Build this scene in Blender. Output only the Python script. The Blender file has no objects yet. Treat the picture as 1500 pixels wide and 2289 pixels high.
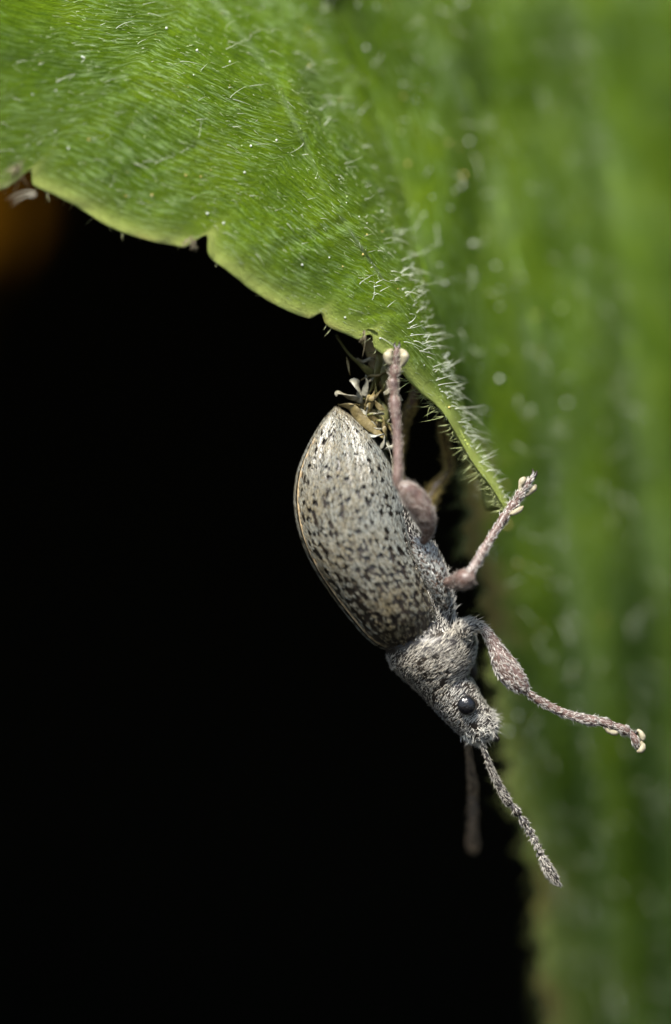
import bpy, math
import numpy as np
from mathutils import Vector

# ------------------------------------------------------------------ camera, sky, sun, exposure
# one unit is one millimetre: a macro scene about 10 mm wide
D = 60.0            # camera to focus plane
PX = 150.0          # photograph pixels per millimetre in the focus plane
sc = bpy.context.scene
sc.unit_settings.system = 'METRIC'
sc.unit_settings.scale_length = 0.001
col = sc.collection

cam_d = bpy.data.cameras.new('camera')
cam = bpy.data.objects.new('camera', cam_d)
col.objects.link(cam)
cam.location = (0, -D, 0)
cam.rotation_euler = (math.radians(90), 0, 0)
cam_d.sensor_fit = 'VERTICAL'
cam_d.sensor_height = 24.0
cam_d.lens = 24.0 * D / (2289 / PX)
cam_d.clip_start = 1.0
cam_d.clip_end = 5000.0
cam_d.dof.use_dof = True
cam_d.dof.focus_distance = D - 0.25
APERTURE = 4.6      # diameter of the lens opening in mm
cam_d.dof.aperture_fstop = cam_d.lens * 1e-3 / APERTURE
sc.camera = cam

SUN_DIR = Vector((-0.22, -0.55, 0.82)).normalized()      # from the scene towards the sun
world = bpy.data.worlds.new('World')
sc.world = world
world.use_nodes = True
wn = world.node_tree
for n in list(wn.nodes):
    wn.nodes.remove(n)
sky = wn.nodes.new('ShaderNodeTexSky')
sky.sky_type = 'NISHITA'
sky.sun_disc = False
sky.sun_elevation = math.asin(SUN_DIR.z)
sky.sun_rotation = math.atan2(SUN_DIR.x, SUN_DIR.y)
bg = wn.nodes.new('ShaderNodeBackground')
bg.inputs['Strength'].default_value = 0.075
wo = wn.nodes.new('ShaderNodeOutputWorld')
wn.links.new(sky.outputs[0], bg.inputs[0])
wn.links.new(bg.outputs[0], wo.inputs[0])

sun_d = bpy.data.lights.new('sun', 'SUN')
sun_d.energy = 4.0
sun_d.angle = math.radians(12)
sun_d.color = (1.0, 0.95, 0.87)
sun = bpy.data.objects.new('sun', sun_d)
col.objects.link(sun)
sun.rotation_euler = SUN_DIR.to_track_quat('Z', 'Y').to_euler()

sc.view_settings.view_transform = 'Standard'
sc.view_settings.look = 'None'
sc.view_settings.exposure = 1.58
sc.view_settings.gamma = 1.0
sc.cycles.use_denoising = True
sc.cycles.denoiser = 'OPENIMAGEDENOISE'
sc.cycles.denoising_input_passes = 'RGB_ALBEDO_NORMAL'
sc.cycles.denoising_prefilter = 'ACCURATE'
sc.cycles.max_bounces = 6
sc.cycles.transparent_max_bounces = 8

rng = np.random.default_rng(7)

# ------------------------------------------------------------------ helpers
def P(px, py, d=0.0):
    """A point of the place: photograph pixel at depth d (mm behind the focus plane)."""
    d = np.asarray(d, float)
    k = (D + d) / D
    return np.stack(np.broadcast_arrays((np.asarray(px, float) - 750.0) / PX * k, np.asarray(d, float) + 0 * k,
                                        (1144.5 - np.asarray(py, float)) / PX * k), -1)

def nrm(a):
    return a / np.maximum(np.linalg.norm(a, axis=-1, keepdims=True), 1e-12)

def catmull(pts, n, t=None):
    """Smooth curve through control rows (any number of columns), sampled evenly by index."""
    p = np.asarray(pts, float)
    p = np.vstack([2 * p[0] - p[1], p, 2 * p[-1] - p[-2]])
    if t is None:
        t = np.linspace(0, 1, n)
    x = np.clip(np.asarray(t), 0, 1) * (len(p) - 3)
    i = np.minimum(x.astype(int), len(p) - 4)
    f = (x - i)[:, None]
    a, b, c, e = p[i], p[i + 1], p[i + 2], p[i + 3]
    return .5 * (2 * b + (c - a) * f + (2 * a - 5 * b + 4 * c - e) * f ** 2 + (3 * b - a - 3 * c + e) * f ** 3)

def mesh_obj(name, verts, faces, mat, parent=None, smooth=True, colors=None, uv=None, attr=None):
    me = bpy.data.meshes.new(name)
    verts = np.asarray(verts, float)
    if isinstance(faces, np.ndarray):
        k = faces.shape[1]
        me.vertices.add(len(verts))
        me.vertices.foreach_set('co', verts.ravel())
        me.loops.add(faces.size)
        me.loops.foreach_set('vertex_index', faces.ravel().astype(np.int32))
        me.polygons.add(len(faces))
        me.polygons.foreach_set('loop_start', np.arange(0, faces.size, k, dtype=np.int32))
        me.update(calc_edges=True)
    else:
        me.from_pydata(verts.tolist(), [], faces)
    me.polygons.foreach_set('use_smooth', np.full(len(me.polygons), smooth))
    if colors is not None:
        a = me.color_attributes.new('tint', 'FLOAT_COLOR', 'POINT')
        c = np.ones((len(verts), 4)); c[:, :3] = colors
        a.data.foreach_set('color', c.ravel())
    if attr is not None:
        for k_, v_ in attr.items():
            a = me.attributes.new(k_, 'FLOAT', 'POINT')
            a.data.foreach_set('value', np.asarray(v_, float).ravel())
    if uv is not None:
        l = me.uv_layers.new(name='UVMap')
        vi = np.empty(len(me.loops), np.int32)
        me.loops.foreach_get('vertex_index', vi)
        l.data.foreach_set('uv', np.asarray(uv, float)[vi].ravel())
    me.materials.append(mat)
    me.validate()
    me.update()
    o = bpy.data.objects.new(name, me)
    col.objects.link(o)
    if parent is not None:
        o.parent = parent
    return o

def thing(name, label, cat, group=None):
    o = bpy.data.objects.new(name, None)
    o.empty_display_size = 0.2
    col.objects.link(o)
    o['label'] = label
    o['category'] = cat
    if group:
        o['group'] = group
    return o

def part_empty(name, parent):
    o = bpy.data.objects.new(name, None)
    o.empty_display_size = 0.1
    col.objects.link(o)
    o.parent = parent
    return o

def grid_faces(nr, nc, wrap=False):
    r = np.arange(nr - 1)[:, None]
    c = np.arange(nc if wrap else nc - 1)[None, :]
    c2 = (c + 1) % nc
    return np.stack([r * nc + c, r * nc + c2, (r + 1) * nc + c2, (r + 1) * nc + c], -1).reshape(-1, 4)

_ROT = np.array([(.36, .48, -.8), (-.8, .6, 0), (.48, .64, .6)])
def vnoise(p, freq, seed=0):
    """Cheap smooth 3-D value noise in [-1, 1]."""
    q = np.asarray(p) @ _ROT * freq
    i = np.floor(q).astype(np.int64); f = q - i
    f = f * f * (3 - 2 * f)
    out = 0
    for dx in (0, 1):
        for dy in (0, 1):
            for dz in (0, 1):
                h = (i[..., 0] + dx) * 374761393 + (i[..., 1] + dy) * 668265263 + (i[..., 2] + dz) * 2147483647 + int(seed * 974711)
                h = (h ^ (h >> 13)) * 1274126177
                h = ((h ^ (h >> 16)) & 0xFFFF) / 65535.0
                w = (f[..., 0] if dx else 1 - f[..., 0]) * (f[..., 1] if dy else 1 - f[..., 1]) * (f[..., 2] if dz else 1 - f[..., 2])
                out = out + h * w
    return out * 2 - 1

class Tube:
    """Surface swept along a path of (px, py, depth, in-plane radius px, depth radius px)."""
    def __init__(self, ctrl, n=60, knob=0):
        c = catmull(ctrl, n)
        k = (D + c[:, 2]) / D
        self.c = P(c[:, 0], c[:, 1], c[:, 2])
        self.ra = np.maximum(c[:, 3], .05) / PX * k
        self.rb = (np.maximum(c[:, 4], .05) if c.shape[1] > 4 else np.maximum(c[:, 3], .05)) / PX * k
        T = nrm(np.gradient(self.c, axis=0))
        ref = np.array([0, -1.0, 0])                      # towards the camera
        N = np.cross(T, ref)
        bad = np.linalg.norm(N, axis=1) < .25
        if bad.any():
            N[bad] = np.cross(T[bad], np.array([1.0, 0, 0]))
            for i in range(1, len(N)):
                if (N[i] * N[i - 1]).sum() < 0:
                    N[i] = -N[i]
        self.N = nrm(N)
        self.B = nrm(np.cross(self.N, T))
        self.T = T
        self.n = n
        self.bump = None
    def at(self, s, t):
        """s in [0,1] along, t angle: 0 = +N, pi/2 = towards B."""
        x = np.clip(s, 0, 1) * (self.n - 1)
        def L(a):
            if a.ndim == 1:
                return np.interp(x, np.arange(self.n), a)[..., None]
            return np.stack([np.interp(x, np.arange(self.n), a[:, j]) for j in range(3)], -1)
        p = L(self.c) + L(self.N) * L(self.ra) * np.cos(t)[..., None] + L(self.B) * L(self.rb) * np.sin(t)[..., None]
        return p
    def mesh(self, name, mat, parent, nt=20, rough=0.0, freq=6.0, seed=1, **kw):
        s, t = np.meshgrid(np.linspace(0, 1, self.n), np.linspace(0, 2 * np.pi, nt, endpoint=False), indexing='ij')
        v = self.at(s, t)
        if rough:
            nn = nrm(v - self.c[:, None, :])
            v = v + nn * (vnoise(v, freq, seed) * rough)[..., None]
        vv = v.reshape(-1, 3)
        f = grid_faces(self.n, nt, True)[:, ::-1]
        vv = np.vstack([vv, self.c[0], self.c[-1]])
        a, b = self.n * nt, self.n * nt + 1
        faces = [tuple(int(i) for i in q) for q in f]
        faces += [(a, j, (j + 1) % nt) for j in range(nt)]
        o = (self.n - 1) * nt
        faces += [(b, o + (j + 1) % nt, o + j) for j in range(nt)]
        uv = np.zeros((len(vv), 2))
        return mesh_obj(name, vv, faces, mat, parent, **kw)

def frame_of(f, s, t, es=2e-3, et=4e-3):
    p = f(s, t)
    ds = f(s + es, t) - f(s - es, t)
    dt = f(s, t + et) - f(s, t - et)
    n = np.cross(ds, dt)
    area = np.linalg.norm(n, axis=-1) / (4 * es * et)
    return p, nrm(ds), nrm(dt), nrm(n), area

def scatter(f, n, s0, s1, t0, t1, keep=None, over=3):
    """n points spread evenly by area over the surface f(s, t)."""
    s = rng.uniform(s0, s1, n * over); t = rng.uniform(t0, t1, n * over)
    area = frame_of(f, s, t)[4]
    w = area / np.percentile(area, 99)
    ok = rng.uniform(0, 1, len(s)) < np.minimum(w, 1) * min(1, 1.0)
    s, t = s[ok], t[ok]
    if keep is not None:
        m = keep(s, t)
        s, t = s[m], t[m]
    s, t = s[:n], t[:n]
    p, a, b, nn, _ = frame_of(f, s, t)
    return s, t, p, a, b, nn

def hair_arrays(root, direction, bend, length, radius, segs=3, sides=3):
    """Tapered curved tubes: root, start direction, bend vector added along the length."""
    n = len(root)
    length = np.broadcast_to(np.asarray(length, float), (n,))[:, None]
    radius = np.broadcast_to(np.asarray(radius, float), (n,))[:, None]
    d = nrm(direction)
    side = nrm(np.cross(d, np.array([.31, .52, .79])))
    up = np.cross(d, side)
    rings = []
    for k in range(segs):
        u = k / segs
        c = root + d * length * u + bend * length * u * u
        r = radius * (1 - .75 * u)
        for j in range(sides):
            a = 2 * np.pi * j / sides
            rings.append(c + (side * math.cos(a) + up * math.sin(a)) * r)
    rings.append(root + d * length + bend * length)
    v = np.stack(rings, 1)
    m = segs * sides + 1
    tri = []
    for k in range(segs - 1):
        for j in range(sides):
            a, b = k * sides + j, k * sides + (j + 1) % sides
            tri += [(a, b, b + sides), (a, b + sides, a + sides)]
    o = (segs - 1) * sides
    for j in range(sides):
        tri.append((o + j, o + (j + 1) % sides, m - 1))
    tri = np.array(tri)
    f = (tri[None] + (np.arange(n) * m)[:, None, None]).reshape(-1, 3)
    return v.reshape(-1, 3), f, m

def hairs(name, sets, mat, parent, stuff=True):
    V, F, C, off = [], [], [], 0
    for (root, direction, bend, length, radius, colr, segs) in sets:
        v, f, m = hair_arrays(root, direction, bend, length, radius, segs)
        V.append(v); F.append(f + off); off += len(v)
        c = np.broadcast_to(np.asarray(colr, float), (len(root), 3))
        C.append(np.repeat(c, m, 0))
    o = mesh_obj(name, np.vstack(V), np.vstack(F), mat, parent, True, np.vstack(C))
    if stuff:
        o['kind'] = 'stuff'
    return o

def flakes(name, p, along, side, nn, length, width, lift, colr, mat, parent, raise_=.004):
    """Lanceolate scales lying on a surface, tips lifted, each folded a little along its middle."""
    n = len(p)
    L = np.broadcast_to(np.asarray(length, float), (n,))[:, None]
    W = np.broadcast_to(np.asarray(width, float), (n,))[:, None]
    h = np.broadcast_to(np.asarray(lift, float), (n,))[:, None]
    base = p + nn * raise_
    mid = base + along * L * .45 + nn * (h * .45 + W * .18)
    v = np.stack([base, base + along * L * .4 - side * W * .5 + nn * h * .3, mid, base + along * L * .4 + side * W * .5 + nn * h * .3,
                  base + along * L + nn * h], 1).reshape(-1, 3)
    tri = np.array([(0, 2, 1), (0, 3, 2), (1, 2, 4), (2, 3, 4)])
    f = (tri[None] + (np.arange(n) * 5)[:, None, None]).reshape(-1, 3)
    o = mesh_obj(name, v, f, mat, parent, False, np.repeat(colr, 5, 0))
    o['kind'] = 'stuff'
    return o

# ------------------------------------------------------------------ materials
def new_mat(name):
    m = bpy.data.materials.new(name)
    m.use_nodes = True
    nt = m.node_tree
    for n in list(nt.nodes):
        nt.nodes.remove(n)
    out = nt.nodes.new('ShaderNodeOutputMaterial')
    b = nt.nodes.new('ShaderNodeBsdfPrincipled')
    nt.links.new(b.outputs[0], out.inputs[0])
    return m, nt, b, out

def node(nt, t, **kw):
    n = nt.nodes.new(t)
    for k, v in kw.items():
        setattr(n, k, v)
    return n

def ramp(nt, src, stops):
    r = nt.nodes.new('ShaderNodeValToRGB')
    e = r.color_ramp.elements
    while len(e) > 1:
        e.remove(e[-1])
    e[0].position = stops[0][0]; e[0].color = (*stops[0][1], 1)
    for p_, c_ in stops[1:]:
        x = e.new(p_); x.color = (*c_, 1)
    nt.links.new(src, r.inputs[0])
    return r.outputs[0]

def noise(nt, scale, detail=4, vec=None, rough=.55):
    n = nt.nodes.new('ShaderNodeTexNoise')
    n.inputs['Scale'].default_value = scale
    n.inputs['Detail'].default_value = detail
    n.inputs['Roughness'].default_value = rough
    if vec is None:
        tc = nt.nodes.new('ShaderNodeTexCoord')
        vec = tc.outputs['Object']
    nt.links.new(vec, n.inputs['Vector'])
    return n.outputs[0]

def bump(nt, b, h, strength, dist):
    bp = nt.nodes.new('ShaderNodeBump')
    bp.inputs['Strength'].default_value = strength
    bp.inputs['Distance'].default_value = dist
    nt.links.new(h, bp.inputs['Height'])
    nt.links.new(bp.outputs[0], b.inputs['Normal'])
    return bp

def mix(nt, fac, a, b, mode='MIX'):
    m = nt.nodes.new('ShaderNodeMix')
    m.data_type = 'RGBA'; m.blend_type = mode
    for key, val in ((0, fac), (6, a), (7, b)):
        if hasattr(val, 'links') or hasattr(val, 'is_linked'):
            nt.links.new(val, m.inputs[key])
        elif key == 0:
            m.inputs[0].default_value = val
        else:
            m.inputs[key].default_value = (*val, 1)
    return m.outputs[2]

def simple(name, c1, c2, rough, scale=8, bump_s=.3, bump_d=.01, spec=.5, stretch=None):
    m, nt, b, _ = new_mat(name)
    vec = None
    if stretch:
        tc = nt.nodes.new('ShaderNodeTexCoord'); mp = nt.nodes.new('ShaderNodeMapping')
        mp.inputs['Scale'].default_value = stretch
        nt.links.new(tc.outputs['Object'], mp.inputs[0]); vec = mp.outputs[0]
    h = noise(nt, scale, 5, vec)
    nt.links.new(ramp(nt, h, [(.35, c1), (.65, c2)]), b.inputs['Base Color'])
    b.inputs['Roughness'].default_value = rough
    b.inputs['Specular IOR Level'].default_value = spec
    if bump_s:
        bump(nt, b, noise(nt, scale * 3, 4, vec), bump_s, bump_d)
    return m

def tint_mat(name, rough, spec=.5, translucent=0.0, sheen=0.0):
    m, nt, b, out = new_mat(name)
    a = nt.nodes.new('ShaderNodeAttribute'); a.attribute_name = 'tint'
    nt.links.new(a.outputs[0], b.inputs['Base Color'])
    b.inputs['Roughness'].default_value = rough
    b.inputs['Specular IOR Level'].default_value = spec
    if translucent:
        tr = nt.nodes.new('ShaderNodeBsdfTranslucent')
        nt.links.new(a.outputs[0], tr.inputs[0])
        ms = nt.nodes.new('ShaderNodeMixShader'); ms.inputs[0].default_value = translucent
        nt.links.new(b.outputs[0], ms.inputs[1]); nt.links.new(tr.outputs[0], ms.inputs[2])
        nt.links.new(ms.outputs[0], out.inputs[0])
    return m

def leaf_material():
    m, nt, b, out = new_mat('leaf_blade')
    uv = nt.nodes.new('ShaderNodeUVMap'); uv.uv_map = 'UVMap'
    mp = nt.nodes.new('ShaderNodeMapping'); mp.inputs['Scale'].default_value = (1, 7.0, 1)
    nt.links.new(uv.outputs[0], mp.inputs[0])
    fine = noise(nt, 4.6, 4, mp.outputs[0])            # cells drawn out along the veins
    cells = noise(nt, 22.0, 2, mp.outputs[0])
    tc = nt.nodes.new('ShaderNodeTexCoord')
    patch = noise(nt, .8, 4, tc.outputs['Object'])
    c0 = ramp(nt, patch, [(.3, (.078, .148, .0012)), (.5, (.118, .208, .0016)), (.72, (.170, .268, .003))])
    c1 = mix(nt, .62, c0, ramp(nt, fine, [(.36, (.25, .34, .22)), (.5, (.6, .62, .55)), (.66, (1, 1, .9))]), 'MULTIPLY')
    # painted sheen: pale broken streaks in the colour stand for glossy highlights
    sheen_streak = noise(nt, 3.6, 6, mp.outputs[0], .72)
    sheen_patch = noise(nt, .55, 3, tc.outputs['Object'])
    fac = nt.nodes.new('ShaderNodeMath'); fac.operation = 'MULTIPLY'
    nt.links.new(ramp(nt, sheen_streak, [(.50, (0, 0, 0)), (.60, (1, 1, 1))]), fac.inputs[0])
    nt.links.new(ramp(nt, sheen_patch, [(.38, (0.05,) * 3), (.60, (.62,) * 3)]), fac.inputs[1])
    c2 = mix(nt, fac.outputs[0], c1, (.30, .44, .17))
    # paler veins
    av = nt.nodes.new('ShaderNodeAttribute'); av.attribute_name = 'vein'
    c3 = mix(nt, av.outputs['Fac'], c2, (.20, .29, .11))
    # pale thickened margin, dry brown in places
    ae = nt.nodes.new('ShaderNodeAttribute'); ae.attribute_name = 'rim'
    c4 = mix(nt, ae.outputs['Fac'], c3, (.42, .50, .12))
    ad = nt.nodes.new('ShaderNodeAttribute'); ad.attribute_name = 'dry'
    c5 = mix(nt, ad.outputs['Fac'], c4, (.33, .22, .07))
    nt.links.new(c5, b.inputs['Base Color'])
    b.inputs['Roughness'].default_value = .46
    b.inputs['Specular IOR Level'].default_value = .19
    hs = nt.nodes.new('ShaderNodeMath'); hs.operation = 'ADD'
    nt.links.new(fine, hs.inputs[0]); nt.links.new(cells, hs.inputs[1])
    bump(nt, b, hs.outputs[0], 1.0, .06)
    tr = nt.nodes.new('ShaderNodeBsdfTranslucent')
    tcx = mix(nt, 1.0, c5, (1.0, 1.0, .35), 'MULTIPLY')
    nt.links.new(tcx, tr.inputs[0])
    ms = nt.nodes.new('ShaderNodeMixShader'); ms.inputs[0].default_value = .22
    nt.links.new(b.outputs[0], ms.inputs[1]); nt.links.new(tr.outputs[0], ms.inputs[2])
    nt.links.new(ms.outputs[0], out.inputs[0])
    return m

M_LEAF = leaf_material()
M_HAIR = tint_mat('hair', .35, .5, .25)
M_SCALE = tint_mat('scale', .38, .55)
M_CUTICLE = simple('dark_cuticle', (.010, .008, .006), (.026, .019, .014), .42, 10, .4, .015)
M_BROWN = simple('pinkish_brown_cuticle', (.062, .036, .028), (.135, .082, .066), .42, 7, .35, .012)
M_EYE, _nt, _b, _ = new_mat('eye')
_b.inputs['Roughness'].default_value = .18
_b.inputs['Base Color'].default_value = (.006, .006, .007, 1)
_vor = _nt.nodes.new('ShaderNodeTexVoronoi'); _vor.inputs['Scale'].default_value = 42
_tc = _nt.nodes.new('ShaderNodeTexCoord'); _nt.links.new(_tc.outputs['Object'], _vor.inputs['Vector'])
bump(_nt, _b, _vor.outputs['Distance'], .5, .012).invert = True
M_AMBER = simple('amber_cuticle', (.026, .014, .004), (.075, .042, .010), .35, 10, .4, .015)
M_PAD = simple('foot_pad', (.20, .17, .10), (.36, .32, .22), .6, 20, .5, .02)
M_DRY = simple('dry_plant', (.085, .062, .018), (.20, .155, .06), .55, 5, .6, .03, .5)
M_FLAKE = simple('pale_flake', (.13, .13, .10), (.30, .31, .29), .4, 9, .6, .03, .5)
M_DRYPALE = simple('dry_pale', (.12, .105, .06), (.30, .29, .23), .45, 6, .6, .03, .5)
M_SUTURE = simple('suture_rim', (.20, .14, .07), (.40, .30, .17), .45, 14, .3, .01)
M_BACKDROP = simple('dark_backdrop', (.004, .0045, .0025), (.014, .013, .008), .9, .15, .5, 1.0, .2)  # near black, so the added backdrop reads as deep shade
M_DEAD = simple('dead_leaf', (.026, .011, .0006), (.052, .022, .0012), .8, .4, .5, .2, .0)

# ------------------------------------------------------------------ added backdrop: a deep hollow shaped to keep light out, so it stays black
def hollow_backdrop():
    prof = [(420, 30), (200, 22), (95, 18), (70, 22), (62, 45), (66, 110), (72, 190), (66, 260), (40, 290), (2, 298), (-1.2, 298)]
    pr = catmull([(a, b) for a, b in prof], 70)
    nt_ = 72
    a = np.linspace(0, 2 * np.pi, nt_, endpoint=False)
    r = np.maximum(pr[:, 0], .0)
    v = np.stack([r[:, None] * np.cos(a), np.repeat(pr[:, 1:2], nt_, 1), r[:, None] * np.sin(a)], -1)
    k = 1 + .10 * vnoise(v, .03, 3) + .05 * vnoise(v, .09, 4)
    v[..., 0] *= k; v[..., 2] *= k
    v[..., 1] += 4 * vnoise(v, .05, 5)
    o = mesh_obj('hollow_backdrop', v.reshape(-1, 3), grid_faces(len(pr), nt_, True), M_BACKDROP)
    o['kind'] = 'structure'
    o['label'] = 'added hollow backdrop that keeps the background black far behind the leaf'
hollow_backdrop()

def dead_leaf():
    # curled brown leaf hanging inside the mouth of the added hollow, far out of focus
    rows = catmull([(-330, 180, 2), (-250, 300, 170), (-190, 430, 265), (-150, 560, 215), (-135, 680, 120), (-130, 790, 2)], 40)
    u = np.linspace(-1, 1, 25)
    px = rows[:, :1] + rows[:, 2:] * u[None] * (1 + .06 * np.sin(9 * u[None] + rows[:, 1:2] * .02))
    py = rows[:, 1:2] - 60 * np.abs(u[None]) - 30 * u[None] + 0 * px
    dd = 30 + 3.5 * u[None] ** 2 + .8 * np.sin(u[None] * 14) + .4 * np.sin(py * .02)
    v = P(px, py, dd)
    t = thing('dead_leaf', 'curled orange brown dead leaf blurred in the dark beyond the green leaf', 'dead leaf')
    o = mesh_obj('blade', v.reshape(-1, 3), grid_faces(40, 25), M_DEAD, t)
    s = o.modifiers.new('thickness', 'SOLIDIFY'); s.thickness = .3
    mid = [(x, y, d_, r) for x, y, d_, r in zip(rows[::6, 0], rows[::6, 1], np.full(len(rows[::6]), 29.6), np.linspace(14, 4, len(rows[::6])))]
    Tube(mid, 24).mesh('midrib', M_DEAD, t, 8)
dead_leaf()

# ------------------------------------------------------------------ the green leaf
MAR = np.array([(-560, 210, -1.7), (-250, 420, -1.4), (-60, 440, -1.2), (75, 415, -1.1), (250, 512, -1.0), (430, 562, -.9), (590, 664, -.75),
                (740, 736, -.55), (850, 786, -.38), (930, 868, -.2), (990, 925, -.1), (1046, 1018, 0), (1098, 1088, .02), (1133, 1146, .05)], float)
GRO = np.array([(50, -760, 4.0), (300, -470, 3.6), (470, -300, 3.2), (600, -150, 2.8), (725, -10, 2.4), (800, 150, 2.1), (868, 330, 1.8),
                (918, 490, 1.6), (965, 650, 1.15), (1008, 800, .9), (1046, 925, .75), (1084, 1012, .6), (1118, 1080, .4), (1144, 1142, .2)], float)
NOTCH = [(38, 44, 11), (428, 46, 10), (703, 20, 7), (813, 24, 7), (-300, 30, 12), (-130, 30, 12)]   # px x, depth, width

def near_uv(v, u):
    """v along the margin 0..1, u from margin 0 to the fold 1 -> px, py, depth."""
    sh = np.broadcast(v, u).shape
    v = np.broadcast_to(v, sh).ravel(); u = np.broadcast_to(u, sh).ravel()
    m = catmull(MAR, 0, np.clip(v, 0, 1)); g = catmull(GRO, 0, np.clip(v, 0, 1))
    du = np.zeros_like(v)
    inner = nrm(g[:, :2] - m[:, :2])
    off = np.zeros_like(v)
    for x, dep, w in NOTCH:
        q = m[:, 0] - x
        off += dep * np.exp(-(np.where(q < 0, q / w, q / (w * 2.2))) ** 2)
    # lobes swell a little between notches
    off += -4 * np.sin(m[:, 0] * .023) * (m[:, 0] < 900) + 2.2 * vnoise(np.stack([m[:, 0] / 26, m[:, 1] / 26, v * 0], -1), 1.0, 77)
    fall = np.clip(1 - u / .12, 0, 1) ** 1.5
    p2 = m[:, :2] * (1 - u)[:, None] + g[:, :2] * u[:, None] + inner * (off * fall)[:, None]
    # the ruled lines bow with the curve of the leaf
    bow = 26 * np.sin(np.pi * u) * np.clip((.8 - v) / .5, 0, 1)
    p2[:, 0] += bow; p2[:, 1] -= bow * .3
    f = np.clip(u, 0, 1.2) ** 2.3
    d = m[:, 2] + (g[:, 2] - m[:, 2]) * f
    d += .03 * np.exp(-u / .02) * np.clip((.9 - v) * 6, 0, 1)                  # rounded lip
    # sunken lateral vein with a raised flank
    uc = np.interp(v, [0, .22, .32, .42, .52, .65, 1], [.75, .72, .66, .55, .50, .45, .4])
    wv = np.clip((.64 - v) * 6, 0, 1)
    q = (u - uc)
    d += wv * (.11 * np.exp(-(q / .020) ** 2) - .19 * np.exp(-((q - .06) / .06) ** 2) + .06 * np.exp(-((q + .05) / .05) ** 2)) * np.clip(.75 + .5 * np.sin(v * 38), .2, 1)
    for k, (v0, u0, v1, u1) in enumerate(CROSS):
        tt = np.clip(((v - v0) * (v1 - v0) * 9 + (u - u0) * (u1 - u0)) / ((v1 - v0) ** 2 * 9 + (u1 - u0) ** 2), 0, 1)
        dist = np.hypot((v - v0 - tt * (v1 - v0)) * 3, u - u0 - tt * (u1 - u0))
        d += .035 * np.exp(-(dist / .022) ** 2) - .04 * np.exp(-(dist / .08) ** 2)
    pp = np.stack([p2[:, 0] / PX, d, p2[:, 1] / PX], -1)
    d += (.10 * vnoise(pp, .7, 11) + .05 * vnoise(pp, 1.9, 12) + .014 * vnoise(pp, 6, 13)) * np.clip((1 - v) * 5, .15, 1)
    return p2[:, 0].reshape(sh), p2[:, 1].reshape(sh), d.reshape(sh)
CROSS = [(.20, .30, .35, .62), (.34, .62, .26, .95), (.10, .35, .30, .40), (.44, .20, .47, .52), (.47, .50, .50, .9), (.28, .12, .31, .34), (.56, .18, .60, .46)]

def near_f(v, u):
    return P(*near_uv(v, u))

# the far part: starts at the fold, then from its own free margin further down
FMAR = np.array([(1048, 955, .85), (1046, 1030, 1.2), (1050, 1110, 1.55), (1046, 1190, 1.9), (1062, 1260, 2.3), (1088, 1330, 2.6), (1104, 1420, 3.0),
                 (1112, 1520, 3.4), (1120, 1610, 3.7), (1138, 1700, 4.1), (1152, 1790, 4.5), (1178, 1860, 4.9), (1200, 1950, 5.3),
                 (1212, 2060, 5.7), (1216, 2170, 6.1), (1228, 2290, 6.5), (1250, 2480, 7.2)], float)
_ay = np.array([-800, -300, 100, 500, 900, 1200, 1500, 1900, 2400, 2600.0])
_ad = np.array([4.6, 4.0, 3.2, 2.3, 1.7, 1.7, 2.05, 2.8, 3.9, 4.3])
_AP = np.polyfit(_ay / 1000, _ad, 5)
SLOPE = 4.6
def far_base(px, py):
    return np.polyval(_AP, np.asarray(py) / 1000) + SLOPE * (np.asarray(px) - 1000) / 600
FMAR[:, 2] = far_base(FMAR[:, 0], FMAR[:, 1])
def far_left(w):
    """w 0..1: first .45 along the fold, the rest along the free margin."""
    w = np.clip(np.asarray(w, float), 0, 1)
    a = catmull(GRO, 0, np.clip(w / .45, 0, 1) * (10 / 13))
    b = catmull(FMAR, 0, np.clip((w - .45) / .55, 0, 1))
    return np.where((w <= .45)[:, None], a, b)
VEINS = [np.array([(905, -150), (950, 20), (1060, 250), (1130, 520), (1185, 720), (1245, 1000), (1290, 1400), (1340, 1900), (1390, 2400)], float),
         np.array([(1240, -150), (1300, 60), (1370, 420), (1410, 800), (1450, 1200), (1480, 1700), (1520, 2400)], float),
         np.array([(1090, 400), (1085, 430), (1060, 640), (1075, 900), (1120, 1150), (1180, 1500), (1240, 1800), (1330, 2400)], float)]
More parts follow.
